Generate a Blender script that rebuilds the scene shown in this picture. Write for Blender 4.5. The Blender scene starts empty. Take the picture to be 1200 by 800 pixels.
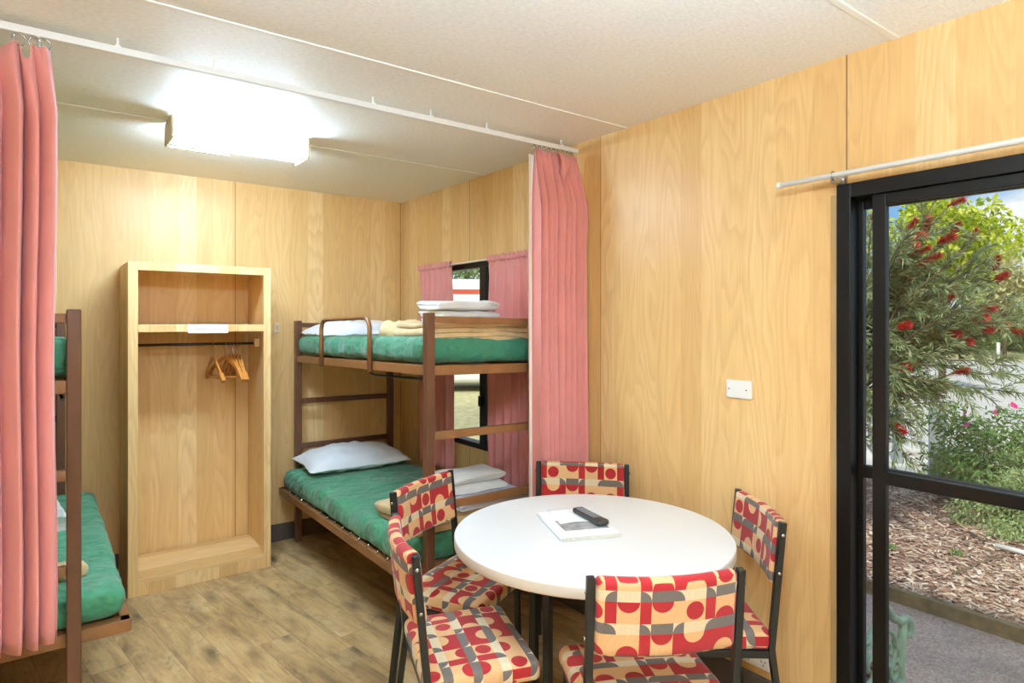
import bpy, bmesh, math, random
import numpy as np
from mathutils import Vector, Matrix, noise

PI = math.pi
sc = bpy.context.scene
COL = sc.collection
random.seed(7)

# ------------------------------------------------------------------ node helpers
class NB:
    """small builder for node trees"""
    def __init__(s, nt): s.nt = nt
    def n(s, typ, ins=None, **props):
        nd = s.nt.nodes.new(typ)
        for k, v in props.items(): setattr(nd, k, v)
        for k, v in (ins or {}).items():
            sock = nd.inputs[k]
            if isinstance(v, bpy.types.NodeSocket): s.nt.links.new(v, sock)
            else: sock.default_value = v
        return nd
    def m(s, op, a, b=0.0, c=0.0):
        return s.n('ShaderNodeMath', {0: a, 1: b, 2: c}, operation=op).outputs[0]
    def mix(s, f, a, b, mode='MIX'):
        nd = s.n('ShaderNodeMix', {0: f, 6: a, 7: b}, data_type='RGBA', blend_type=mode)
        return nd.outputs[2]
    def ramp(s, f, stops, interp='LINEAR'):
        nd = s.n('ShaderNodeValToRGB', {0: f}); cr = nd.color_ramp; cr.interpolation = interp
        while len(cr.elements) < len(stops): cr.elements.new(0.5)
        for e, (p, c) in zip(cr.elements, stops): e.position = p; e.color = c
        return nd.outputs[0]
    def noise(s, vec, scale, detail=3, rough=.5, dim='3D', dist=0.0):
        ins = {'Scale': scale, 'Detail': detail, 'Roughness': rough, 'Distortion': dist}
        if dim == '1D': ins['W'] = vec
        else: ins['Vector'] = vec
        return s.n('ShaderNodeTexNoise', ins, noise_dimensions=dim)
    def xyz(s, x, y, z): return s.n('ShaderNodeCombineXYZ', {0: x, 1: y, 2: z}).outputs[0]
    def obj(s): return s.n('ShaderNodeTexCoord').outputs['Object']
    def sep(s, v): return s.n('ShaderNodeSeparateXYZ', {0: v}).outputs

def srgb(r, g, b, a=1.0):
    f = lambda c: c / 12.92 if c <= .04045 else ((c + .055) / 1.055) ** 2.4
    return (f(r / 255), f(g / 255), f(b / 255), a)

def newmat(name):
    m = bpy.data.materials.new(name); m.use_nodes = True
    return m, NB(m.node_tree), m.node_tree.nodes['Principled BSDF']

def simple(name, rgb, rough=.5, metal=0.0, bump=0.0, bscale=60, bdist=.01, var=0.0, vscale=8, spec=.5, sheen=0):
    m, b, p = newmat(name)
    c = srgb(*rgb)
    p.inputs['Roughness'].default_value = rough
    p.inputs['Metallic'].default_value = metal
    p.inputs['Specular IOR Level'].default_value = spec
    if sheen: p.inputs['Sheen Weight'].default_value = sheen
    o = b.obj()
    nz = b.noise(o, vscale, 4).outputs[0]
    lo = tuple(x * (1 - var) for x in c[:3]) + (1,); hi = tuple(min(1, x * (1 + var)) for x in c[:3]) + (1,)
    b.nt.links.new(b.ramp(nz, [(.3, lo), (.7, hi)]), p.inputs['Base Color'])
    if bump:
        h = b.noise(o, bscale, 3).outputs[0]
        bp = b.n('ShaderNodeBump', {'Strength': bump, 'Distance': bdist, 'Height': h})
        b.nt.links.new(bp.outputs[0], p.inputs['Normal'])
    return m

def wood_panel(name, seam=None, dark=1.0, period=1.19, horiz=False):
    """rotary cut oak veneer panelling; seam = offset of the panel joints along the wall"""
    m, b, p = newmat(name)
    x, y, z = b.sep(b.obj())
    h = b.m('ADD', x, b.m('MULTIPLY', y, 1.0))
    if horiz: h, z = b.m('ADD', y, z), x
    zw = b.m('MULTIPLY', b.m('SUBTRACT', b.noise(b.xyz(h, 0.0, b.m('MULTIPLY', z, .5)), 1.2, 2).outputs[0], .5), .05)
    hw = b.m('ADD', h, zw)
    vor = b.n('ShaderNodeTexVoronoi', {'W': h, 'Scale': 8.5, 'Randomness': .9}, voronoi_dimensions='1D').outputs['Color']
    tone = b.sep(vor)[0]
    base = b.ramp(tone, [(.0, srgb(216, 177, 116)), (.4, srgb(228, 191, 130)), (.75, srgb(236, 203, 144)), (1., srgb(242, 214, 160))])
    off = b.m('MULTIPLY', tone, 37.0)
    ringn = b.noise(b.xyz(b.m('ADD', b.m('MULTIPLY', hw, 5.0), off), b.m('MULTIPLY', z, .75), off), 1.0, 2, .45).outputs[0]
    ring = b.m('FRACT', b.m('MULTIPLY', ringn, 17.0))
    ringm = b.ramp(ring, [(0, (1, 1, 1, 1)), (.35, (.4, .4, .4, 1)), (.8, (0, 0, 0, 1)), (1, (.9, .9, .9, 1))])
    fine = b.noise(b.xyz(b.m('MULTIPLY', h, 190.0), b.m('MULTIPLY', z, 5.0), off), 1.0, 3, .6).outputs[0]
    finem = b.ramp(fine, [(.35, (0, 0, 0, 1)), (.7, (1, 1, 1, 1))])
    g = b.m('ADD', b.m('MULTIPLY', ringm, .30), b.m('MULTIPLY', finem, .30))
    col = b.mix(g, base, srgb(196, 148, 96))
    big = b.noise(b.xyz(b.m('MULTIPLY', h, .8), b.m('MULTIPLY', z, .5), 4.0), 1.3, 3).outputs[0]
    col = b.mix(b.m('MULTIPLY', b.ramp(big, [(.35, (0, 0, 0, 1)), (.75, (1, 1, 1, 1))]), .22), col, srgb(222, 172, 112))
    if dark != 1.0: col = b.mix(1.0, col, (dark, dark, dark, 1), 'MULTIPLY')
    hgt = b.m('MULTIPLY', finem, .4)
    if seam is not None:
        fr = b.m('FRACT', b.m('ADD', b.m('DIVIDE', b.m('SUBTRACT', h, seam), period), 100.5))
        d = b.m('ABSOLUTE', b.m('SUBTRACT', fr, .5))
        sm = b.m('LESS_THAN', d, .0022)
        col = b.mix(b.m('MULTIPLY', sm, .72), col, srgb(88, 58, 28))
        hgt = b.m('SUBTRACT', hgt, b.m('MULTIPLY', sm, 3.0))
    b.nt.links.new(col, p.inputs['Base Color'])
    p.inputs['Roughness'].default_value = .38
    p.inputs['Specular IOR Level'].default_value = .35
    bp = b.n('ShaderNodeBump', {'Strength': .12, 'Distance': .002, 'Height': hgt})
    b.nt.links.new(bp.outputs[0], p.inputs['Normal'])
    return m

def ceiling_mat():
    m, b, p = newmat('ceiling_vinyl')
    o = b.obj()
    x, y, z = b.sep(o)
    n1 = b.noise(b.xyz(b.m('MULTIPLY', x, 1.0), b.m('MULTIPLY', y, 2.2), 0.0), 55, 4, .6).outputs[0]
    n2 = b.noise(o, 1.6, 3).outputs[0]
    c = b.ramp(n1, [(.3, srgb(230, 228, 222)), (.7, srgb(250, 249, 245))])
    c = b.mix(b.m('MULTIPLY', n2, .28), c, srgb(228, 218, 206))
    b.nt.links.new(c, p.inputs['Base Color'])
    p.inputs['Roughness'].default_value = .55
    bp = b.n('ShaderNodeBump', {'Strength': .25, 'Distance': .004, 'Height': n1})
    b.nt.links.new(bp.outputs[0], p.inputs['Normal'])
    return m

def floor_mat():
    m, b, p = newmat('vinyl_plank_floor')
    mp = b.n('ShaderNodeMapping', {'Vector': b.obj(), 'Rotation': (0, 0, math.radians(-8))})
    x, y, z = b.sep(mp.outputs[0])
    W, L = .152, 1.05
    cx = b.m('DIVIDE', x, W); ix = b.m('FLOOR', cx); fx = b.m('SUBTRACT', cx, ix)
    r1 = b.n('ShaderNodeTexWhiteNoise', {'W': ix}, noise_dimensions='1D').outputs[0]
    cy = b.m('ADD', b.m('DIVIDE', y, L), b.m('MULTIPLY', r1, 5.0)); iy = b.m('FLOOR', cy); fy = b.m('SUBTRACT', cy, iy)
    rn = b.n('ShaderNodeTexWhiteNoise', {'Vector': b.xyz(ix, iy, 3.0)}, noise_dimensions='3D').outputs[0]
    off = b.m('MULTIPLY', rn, 31.0)
    gv = b.xyz(b.m('ADD', b.m('MULTIPLY', x, 9.0), off), b.m('MULTIPLY', y, 2.0), off)
    n1 = b.noise(gv, 1.0, 6, .62, dist=.8).outputs[0]
    gf = b.noise(b.xyz(b.m('ADD', b.m('MULTIPLY', x, 90.0), off), b.m('MULTIPLY', y, 6.0), off), 1.0, 4, .6).outputs[0]
    col = b.ramp(n1, [(.28, srgb(120, 94, 64)), (.42, srgb(172, 140, 96)), (.55, srgb(200, 165, 114)), (.75, srgb(222, 190, 140))])
    col = b.mix(b.m('MULTIPLY', b.ramp(gf, [(.45, (0, 0, 0, 1)), (.75, (1, 1, 1, 1))]), .35), col, srgb(104, 86, 60))
    bl = b.noise(b.xyz(b.m('ADD', b.m('MULTIPLY', x, 16.0), off), b.m('MULTIPLY', y, 7.0), off), 1.0, 5, .7, dist=1.2).outputs[0]
    col = b.mix(b.m('MULTIPLY', b.ramp(bl, [(.56, (0, 0, 0, 1)), (.72, (1, 1, 1, 1))]), .55), col, srgb(84, 68, 46))
    pl = b.noise(b.xyz(b.m('MULTIPLY', x, 5.0), b.m('MULTIPLY', y, 3.0), off), 1.0, 5, .7).outputs[0]
    col = b.mix(b.m('MULTIPLY', b.ramp(pl, [(.52, (0, 0, 0, 1)), (.7, (1, 1, 1, 1))]), .5), col, srgb(230, 204, 160))
    tint = b.ramp(rn, [(0, (.82, .82, .82, 1)), (1, (1.08, 1.07, 1.05, 1))])
    col = b.mix(1.0, col, tint, 'MULTIPLY')
    # knots
    kv = b.n('ShaderNodeTexVoronoi', {'Vector': b.xyz(b.m('ADD', b.m('MULTIPLY', x, 6.5), off), b.m('MULTIPLY', y, 2.6), off), 'Scale': 1.0, 'Randomness': 1.0}, voronoi_dimensions='3D').outputs['Distance']
    kn = b.noise(b.obj(), 40, 3).outputs[0]
    kd = b.m('ADD', kv, b.m('MULTIPLY', b.m('SUBTRACT', kn, .5), .12))
    km = b.ramp(kd, [(.03, (1, 1, 1, 1)), (.17, (.35, .35, .35, 1)), (.3, (0, 0, 0, 1))])
    col = b.mix(b.m('MULTIPLY', km, .75), col, srgb(58, 46, 34))
    ex = b.m('LESS_THAN', b.m('MINIMUM', fx, b.m('SUBTRACT', 1.0, fx)), .008)
    ey = b.m('LESS_THAN', b.m('MINIMUM', fy, b.m('SUBTRACT', 1.0, fy)), .0013)
    e = b.m('MAXIMUM', ex, ey)
    col = b.mix(b.m('MULTIPLY', e, .5), col, srgb(70, 58, 42))
    b.nt.links.new(col, p.inputs['Base Color'])
    p.inputs['Roughness'].default_value = .42
    bp = b.n('ShaderNodeBump', {'Strength': .15, 'Distance': .003, 'Height': b.m('SUBTRACT', gf, e)})
    b.nt.links.new(bp.outputs[0], p.inputs['Normal'])
    return m

def retro_fabric():
    """woven upholstery: alternating wide and narrow bands with circles, half circles and quarter circles"""
    m, b, p = newmat('retro_circle_upholstery')
    tc = b.n('ShaderNodeTexCoord')
    rnd = b.n('ShaderNodeObjectInfo').outputs['Random']
    u, v, _ = b.sep(tc.outputs['UV'])
    K = .0295 * 3
    U = b.m('ADD', b.m('DIVIDE', u, K), b.m('ADD', b.m('MULTIPLY', rnd, 17.0), 40.0))
    V = b.m('ADD', b.m('DIVIDE', v, K), b.m('ADD', b.m('MULTIPLY', rnd, 9.0), 40.0))
    iu, iv = b.m('FLOOR', U), b.m('FLOOR', V)
    fu = b.m('MULTIPLY', b.m('SUBTRACT', U, iu), 3.0); fv = b.m('MULTIPLY', b.m('SUBTRACT', V, iv), 3.0)
    nu, nv = b.m('GREATER_THAN', fu, 2.0), b.m('GREATER_THAN', fv, 2.0)
    cid = b.xyz(b.m('ADD', b.m('MULTIPLY', iu, 2.0), nu), b.m('ADD', b.m('MULTIPLY', iv, 2.0), nv), 1.5)
    wn = b.n('ShaderNodeTexWhiteNoise', {'Vector': cid}, noise_dimensions='3D')
    h = wn.outputs['Value']; h2 = b.sep(wn.outputs['Color'])[1]
    TAN, RED, GREY, CREAM = srgb(222, 174, 122), srgb(164, 16, 22), srgb(104, 94, 86), srgb(220, 202, 166)
    gt = lambda a, t: b.m('GREATER_THAN', a, t)
    # wide x wide
    lu, lv = b.m('MULTIPLY', fu, .5), b.m('MULTIPLY', fv, .5)
    side = gt(h, .86); lowc = b.m('SUBTRACT', gt(h, .34), gt(h, .6)); upc = b.m('SUBTRACT', gt(h, .6), side)
    cx = b.m('ADD', .5, b.m('MULTIPLY', side, .5))
    cy = b.m('ADD', b.m('SUBTRACT', .5, b.m('MULTIPLY', lowc, .5)), b.m('MULTIPLY', upc, .5))
    rad = b.m('ADD', .42, b.m('MULTIPLY', gt(h, .34), .07))
    dx, dy = b.m('SUBTRACT', lu, cx), b.m('SUBTRACT', lv, cy)
    d = b.m('SQRT', b.m('ADD', b.m('MULTIPLY', dx, dx), b.m('MULTIPLY', dy, dy)))
    ins = b.m('LESS_THAN', d, rad)
    inv = gt(h2, .74)
    f = b.m('ABSOLUTE', b.m('SUBTRACT', ins, inv))
    WW = b.mix(f, TAN, RED)
    NW = b.mix(gt(h, .66), RED, TAN)
    WN = b.mix(gt(h, .48), GREY, CREAM)
    qx = b.m('ABSOLUTE', b.m('SUBTRACT', b.m('SUBTRACT', fu, 2.0), gt(h2, .5))); qy = b.m('SUBTRACT', fv, 2.0)
    qd = b.m('SQRT', b.m('ADD', b.m('MULTIPLY', qx, qx), b.m('MULTIPLY', qy, qy)))
    NN = b.mix(b.m('LESS_THAN', qd, 1.0), CREAM, GREY)
    col = b.mix(nv, b.mix(nu, WW, NW), b.mix(nu, WN, NN))
    weave = b.noise(b.xyz(b.m('MULTIPLY', u, 120.0), b.m('MULTIPLY', v, 700.0), 0.0), 1.0, 2).outputs[0]
    col = b.mix(1.0, col, b.ramp(weave, [(.3, (.82, .82, .82, 1)), (.7, (1.06, 1.06, 1.06, 1))]), 'MULTIPLY')
    b.nt.links.new(col, p.inputs['Base Color'])
    p.inputs['Roughness'].default_value = .85
    p.inputs['Sheen Weight'].default_value = .15
    bp = b.n('ShaderNodeBump', {'Strength': .25, 'Distance': .001, 'Height': weave})
    b.nt.links.new(bp.outputs[0], p.inputs['Normal'])
    return m

def glass_mat(name='window_glass'):
    m = bpy.data.materials.new(name); m.use_nodes = True
    nt = m.node_tree; nt.nodes.clear(); b = NB(nt)
    t = b.n('ShaderNodeBsdfTransparent', {'Color': (.97, .985, .975, 1)})
    g = b.n('ShaderNodeBsdfGlossy', {'Roughness': .02})
    lw = b.n('ShaderNodeLayerWeight', {'Blend': .5})
    fr = b.m('ADD', .02, b.m('MULTIPLY', .55, b.m('POWER', lw.outputs['Facing'], 4.5)))
    mx = b.n('ShaderNodeMixShader', {0: fr, 1: t.outputs[0], 2: g.outputs[0]})
    o = b.n('ShaderNodeOutputMaterial', {0: mx.outputs[0]})
    return m

def emis(name, rgb, strength):
    m, b, p = newmat(name)
    p.inputs['Base Color'].default_value = (.9, .9, .9, 1)
    p.inputs['Emission Color'].default_value = srgb(*rgb)
    p.inputs['Emission Strength'].default_value = strength
    return m

def leaf_mat(name, cols, trans=.25, rough=.55):
    m, b, p = newmat(name)
    r = b.n('ShaderNodeNewGeometry').outputs['Random Per Island']
    st = [(i / max(1, len(cols) - 1), srgb(*c)) for i, c in enumerate(cols)]
    c = b.ramp(r, st)
    b.nt.links.new(c, p.inputs['Base Color'])
    p.inputs['Roughness'].default_value = rough
    p.inputs['Transmission Weight'].default_value = 0
    if trans:
        tr = b.n('ShaderNodeBsdfTranslucent', {'Color': c})
        mx = b.n('ShaderNodeMixShader', {0: trans, 1: p.outputs[0], 2: tr.outputs[0]})
        b.nt.links.new(mx.outputs[0], b.nt.nodes['Material Output'].inputs[0])
    return m

def ground_mat(name, stops, scale, detail=6, rough=.9, bump=.5, bscale=None):
    m, b, p = newmat(name)
    o = b.obj()
    n1 = b.noise(o, scale, detail, .65).outputs[0]
    n2 = b.noise(o, scale * .06, 3).outputs[0]
    c = b.ramp(n1, [(q, srgb(*k)) for q, k in stops])
    c = b.mix(1.0, c, b.ramp(n2, [(.3, (.8, .8, .8, 1)), (.7, (1.12, 1.1, 1.08, 1))]), 'MULTIPLY')
    b.nt.links.new(c, p.inputs['Base Color']); p.inputs['Roughness'].default_value = rough
    bp = b.n('ShaderNodeBump', {'Strength': bump, 'Distance': .02, 'Height': b.noise(o, bscale or scale, 4).outputs[0]})
    b.nt.links.new(bp.outputs[0], p.inputs['Normal'])
    return m

M = dict(
    wall_r=wood_panel('oak_panel_right', 1.05 + 2.219), wall_b=wood_panel('oak_panel_back', 1.02 + 4.389),
    wall_o=wood_panel('oak_panel_plain', .3), oak=wood_panel('oak_board'), oakh=wood_panel('oak_board_lengthwise', horiz=True),
    oakedge=wood_panel('oak_trim', dark=.62),
    ceil=ceiling_mat(), floor=floor_mat(), fabric=retro_fabric(), glass=glass_mat(),
    white_trim=simple('white_strip', (236, 232, 222), .5), track=simple('white_track', (226, 226, 224), .35),
    skirt=simple('dark_skirting_vinyl', (74, 62, 54), .5, var=.1),
    skirt_r=simple('grey_skirting_vinyl', (92, 82, 76), .5, var=.1),
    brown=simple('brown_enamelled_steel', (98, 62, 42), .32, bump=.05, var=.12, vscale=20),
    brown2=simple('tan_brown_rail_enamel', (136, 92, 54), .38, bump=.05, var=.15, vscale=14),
    black=simple('black_enamelled_steel', (26, 27, 27), .35), blackal=simple('black_aluminium', (9, 8, 7), .42, spec=.3),
    chrome=simple('chrome', (190, 190, 188), .25, metal=1.0),
    green=simple('green_bed_sheet', (62, 136, 98), .7, bump=.9, bscale=7, bdist=.08, var=.14, vscale=5, sheen=.2),
    teal=simple('teal_green_bed_sheet', (52, 126, 96), .7, bump=.8, bscale=7, bdist=.08, var=.1, vscale=5, sheen=.2),
    pillow=simple('white_pillow_cotton', (226, 226, 228), .85, bump=.3, bscale=9, var=.04),
    towel=simple('white_terry', (236, 234, 228), .95, bump=.6, bscale=260, var=.03, sheen=.3),
    sheet=simple('white_folded_sheet', (226, 228, 238), .85, bump=.1, bscale=20),
    blanket=simple('beige_wool_blanket', (214, 184, 136), .95, bump=.5, bscale=200, var=.1, vscale=18, sheen=.3),
    pink=simple('dusty_pink_curtain_cloth', (216, 140, 135), .85, bump=.15, bscale=400, var=.05, sheen=.25),
    lining=simple('pale_curtain_lining', (236, 228, 218), .8),
    lam=simple('white_laminate', (224, 224, 222), .3, var=.01), lamedge=simple('beige_laminate_edge', (204, 192, 178), .45),
    plastic=simple('white_plastic', (236, 236, 232), .35), greyp=simple('dark_grey_marks', (92, 90, 88), .5),
    paper=simple('white_paper', (236, 236, 234), .6), greyprint=simple('grey_print', (150, 148, 146), .6, var=.35, vscale=40),
    paperedge=simple('paper_edges', (206, 202, 188), .8, var=.15, vscale=300),
    remote=simple('dark_grey_remote_plastic', (50, 48, 46), .4), key=simple('pale_grey_rubber_key', (150, 152, 156), .5),
    hanger=simple('varnished_hanger_wood', (190, 122, 52), .35, var=.15, vscale=30),
    rod=simple('dark_steel_rod', (52, 42, 38), .35, metal=.6),
    diff=emis('lamp_diffuser', (200, 229, 252), 68), added_diff=emis('added_lamp_diffuser', (202, 229, 252), 78), bowl_glow=emis('added_uplight_bulb', (196, 228, 254), 1260), lampbody=simple('cream_lamp_plastic', (222, 208, 178), .5),
    mulch=ground_mat('bark_mulch', [(.3, (92, 68, 56)), (.45, (140, 112, 98)), (.6, (172, 146, 130)), (.75, (206, 186, 170))], 38),
    patio=ground_mat('pebbled_concrete', [(.3, (150, 130, 124)), (.5, (186, 166, 160)), (.68, (216, 200, 194))], 75, bump=.3),
    road=ground_mat('pale_asphalt', [(.3, (176, 172, 168)), (.7, (206, 203, 200))], 30, bump=.1),
    lawn=ground_mat('dry_lawn', [(.3, (140, 146, 96)), (.5, (178, 172, 126)), (.7, (206, 196, 160))], 6, bump=.4),
    conc=simple('pale_concrete', (206, 200, 192), .85, var=.06, bump=.2, bscale=40),
    timber=simple('weathered_timber_edge', (138, 120, 92), .85, var=.2, vscale=20, bump=.4, bscale=30),
    postgrey=simple('grey_painted_post', (150, 160, 162), .7, var=.1),
    verd=simple('pale_green_cast_iron', (158, 184, 164), .55, var=.2, vscale=30, bump=.3, bscale=90),
    bark=simple('grey_brown_bark', (112, 96, 82), .9, var=.25, vscale=20, bump=.5),
    brushleaf=leaf_mat('bottlebrush_leaves', [(96, 118, 74), (132, 152, 100), (160, 174, 128), (112, 136, 84), (186, 194, 152)]),
    yleaf=leaf_mat('yellow_green_leaves', [(120, 150, 30), (176, 196, 40), (214, 220, 60), (232, 228, 110)], .4),
    dleaf=leaf_mat('far_green_leaves', [(92, 116, 66), (122, 146, 84), (152, 168, 108)], .2),
    paleleaf=leaf_mat('far_pale_leaves', [(190, 184, 130), (216, 208, 160), (170, 176, 120)], .3),
    shrubleaf=leaf_mat('shrub_leaves', [(88, 124, 66), (112, 148, 82), (146, 174, 104), (104, 138, 86)]),
    herbleaf=leaf_mat('grey_green_herb_leaves', [(128, 156, 100), (160, 180, 124), (190, 202, 150)]),
    redflower=leaf_mat('red_stamens', [(190, 20, 30), (222, 44, 46), (160, 16, 34)], .2),
    pinkflower=leaf_mat('magenta_petals', [(212, 24, 120), (232, 60, 150)], .2),
    chips=leaf_mat('bark_chips', [(112, 82, 68), (160, 126, 108), (192, 166, 148), (220, 204, 190), (136, 106, 90)], 0, .9),
    vanw=simple('white_cladding', (238, 238, 236), .5), vanr=simple('orange_red_stripe', (214, 88, 60), .5),
    slat=simple('bench_slat_timber', (120, 84, 58), .6, var=.15),
)

# ------------------------------------------------------------------ mesh helpers
class MB:
    """collects shapes into one mesh"""
    def __init__(s): s.v, s.f, s.smooth = [], [], []
    def add(s, vs, fs, smooth=False):
        o = len(s.v); s.v += [tuple(x) for x in vs]
        for f in fs: s.f.append(tuple(i + o for i in f)); s.smooth.append(smooth)
        return s
    def box(s, x0, x1, y0, y1, z0, z1, mtx=None):
        vs = [Vector((x, y, z)) for z in (z0, z1) for y in (y0, y1) for x in (x0, x1)]
        if mtx: vs = [mtx @ q for q in vs]
        return s.add(vs, [(0, 2, 3, 1), (4, 5, 7, 6), (0, 1, 5, 4), (2, 6, 7, 3), (0, 4, 6, 2), (1, 3, 7, 5)])
    def bar(s, a, b, w, h=None, up=(0, 0, 1)):
        """square section bar from a to b; w across, h along 'up'"""
        a, b = Vector(a), Vector(b); h = h or w
        d = (b - a).normalized(); u = Vector(up)
        if abs(d.dot(u)) > .98: u = Vector((0, 1, 0))
        r = d.cross(u).normalized(); u = r.cross(d).normalized()
        vs = [q + r * sx * w / 2 + u * sz * h / 2 for q in (a, b) for sx, sz in ((-1, -1), (1, -1), (1, 1), (-1, 1))]
        return s.add(vs, [(3, 2, 1, 0), (4, 5, 6, 7), (0, 1, 5, 4), (1, 2, 6, 5), (2, 3, 7, 6), (3, 0, 4, 7)])
    def tube(s, pts, r, n=8, cap=True, closed=False):
        pts = [Vector(p) for p in pts]; rs = r if isinstance(r, (list, tuple)) else [r] * len(pts)
        vs, fs = [], []; N = len(pts); prev = None
        for i, p in enumerate(pts):
            if closed: t = pts[(i + 1) % N] - pts[i - 1]
            else: t = pts[min(i + 1, N - 1)] - pts[max(i - 1, 0)]
            t.normalize()
            if prev is None:
                a = Vector((0, 0, 1)) if abs(t.z) < .9 else Vector((1, 0, 0))
                e = t.cross(a).normalized()
            else: e = (prev - t * prev.dot(t)).normalized()
            prev = e; g = t.cross(e)
            for k in range(n):
                an = 2 * PI * k / n
                vs.append(p + (e * math.cos(an) + g * math.sin(an)) * rs[i])
        for i in range(N if closed else N - 1):
            j = (i + 1) % N
            for k in range(n):
                fs.append((i * n + k, i * n + (k + 1) % n, j * n + (k + 1) % n, j * n + k))
        o = len(s.v); s.add(vs, fs, True)
        if cap and not closed: s.add([], []); s.f += [tuple(o + k for k in range(n - 1, -1, -1)), tuple(o + (N - 1) * n + k for k in range(n))]; s.smooth += [False, False]
        return s
    def lathe(s, prof, n=48, c=(0, 0), smooth=True):
        vs = [(c[0] + r * math.cos(2 * PI * k / n), c[1] + r * math.sin(2 * PI * k / n), z) for r, z in prof for k in range(n)]
        fs = [(i * n + k, i * n + (k + 1) % n, (i + 1) * n + (k + 1) % n, (i + 1) * n + k) for i in range(len(prof) - 1) for k in range(n)]
        s.add(vs, fs, smooth)
        o = len(s.v) - len(vs)
        s.f += [tuple(o + k for k in range(n - 1, -1, -1)), tuple(o + (len(prof) - 1) * n + k for k in range(n))]; s.smooth += [False, False]
        return s
    def grid(s, fn, nu, nv, smooth=True):
        vs = [fn(i / nu, j / nv) for j in range(nv + 1) for i in range(nu + 1)]
        fs = [(j * (nu + 1) + i, j * (nu + 1) + i + 1, (j + 1) * (nu + 1) + i + 1, (j + 1) * (nu + 1) + i) for j in range(nv) for i in range(nu)]
        return s.add(vs, fs, smooth)
    def build(s, name, mat, parent=None, loc=(0, 0, 0), rot=(0, 0, 0), bevel=0, solid=0, subsurf=0, uv=None):
        me = bpy.data.meshes.new(name)
        me.from_pydata(s.v, [], s.f); me.update()
        me.polygons.foreach_set('use_smooth', s.smooth)
        if uv:
            ul = me.uv_layers.new(name='UVMap')
            nrm = [v.normal.copy() for v in me.vertices]
            for l in me.loops: ul.data[l.index].uv = uv(me.vertices[l.vertex_index].co, nrm[l.vertex_index])
        me.materials.append(mat)
        o = bpy.data.objects.new(name, me); COL.objects.link(o)
        o.location = loc; o.rotation_euler = rot
        if parent: o.parent = parent
        if solid:
            md = o.modifiers.new('solid', 'SOLIDIFY'); md.thickness = solid; md.offset = 0
        if bevel:
            md = o.modifiers.new('bevel', 'BEVEL'); md.width = bevel; md.segments = 2; md.limit_method = 'ANGLE'
        if subsurf:
            md = o.modifiers.new('sub', 'SUBSURF'); md.levels = subsurf; md.render_levels = subsurf
        return o

def soft(size, r, cuts=(20, 20, 6), amp=0, freq=6, seed=0, ridge=False, fn=None):
    """rounded, slightly wrinkled block centred on the origin, as an MB"""
    hx, hy, hz = (q / 2 for q in size); r = min(r, hx, hy, hz)
    mb = MB(); idx = {}
    def rm(t): a = abs(t); return math.copysign(1 - (1 - a) ** 1.5, t)
    def vert(p):
        k = tuple(round(c, 6) for c in p)
        if k in idx: return idx[k]
        q = Vector((rm(p[0]) * hx, rm(p[1]) * hy, rm(p[2]) * hz))
        inn = Vector((max(-hx + r, min(hx - r, q.x)), max(-hy + r, min(hy - r, q.y)), max(-hz + r, min(hz - r, q.z))))
        d = q - inn
        d = d.normalized() if d.length > 1e-9 else Vector((0, 0, 1))
        w = inn + d * r
        if amp:
            n = noise.noise(w * freq + Vector((seed * 3.1, seed * 1.7, seed)))
            n += .5 * noise.noise(w * freq * 2.3 + Vector((seed, 4, 9)))
            if ridge: n = .6 - 1.6 * abs(n)
            w = w + d * n * amp
        if fn: w = fn(w)
        idx[k] = len(mb.v); mb.v.append(tuple(w)); return idx[k]
    for ax in range(3):
        a1, a2 = (ax + 1) % 3, (ax + 2) % 3
        for sg in (-1, 1):
            n1, n2 = cuts[a1], cuts[a2]
            for i in range(n1):
                for j in range(n2):
                    q = []
                    for di, dj in ((0, 0), (1, 0), (1, 1), (0, 1)):
                        p = [0, 0, 0]; p[ax] = sg
                        p[a1] = -1 + 2 * (i + di) / n1; p[a2] = -1 + 2 * (j + dj) / n2
                        q.append(vert(p))
                    mb.f.append(tuple(q) if sg > 0 else tuple(reversed(q))); mb.smooth.append(True)
    return mb

def pillow_mb(lx, ly, h, seed):
    mb = MB(); n = 36
    def side(sg):
        def fn(u, v):
            a, b = 2 * u - 1, 2 * v - 1
            t = max(0, (1 - abs(a) ** 2.6)) ** .55 * max(0, (1 - abs(b) ** 2.4)) ** .55
            x = a * lx / 2 * (1 - .06 * (1 - abs(b)) ** 1); y = b * ly / 2 * (1 - .07 * (1 - abs(a)))
            nz = noise.noise(Vector((x * 7 + seed, y * 7, sg))) * .016 + (.35 - abs(noise.noise(Vector((x * 11, y * 5 + seed, 2 + sg))))) * .022
            z = sg * (h / 2 * t * (1.0 if sg > 0 else .55)) + nz * min(1, t * 1.6) + .01 * noise.noise(Vector((a * 4, b * 4, seed)))
            return (x, y, z + h * .28)
        return fn
    mb.grid(side(1), n, n); 
    k = len(mb.f); mb.grid(side(-1), n, n)
    mb.f = mb.f[:k] + [tuple(reversed(f)) for f in mb.f[k:]]
    return mb

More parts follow.
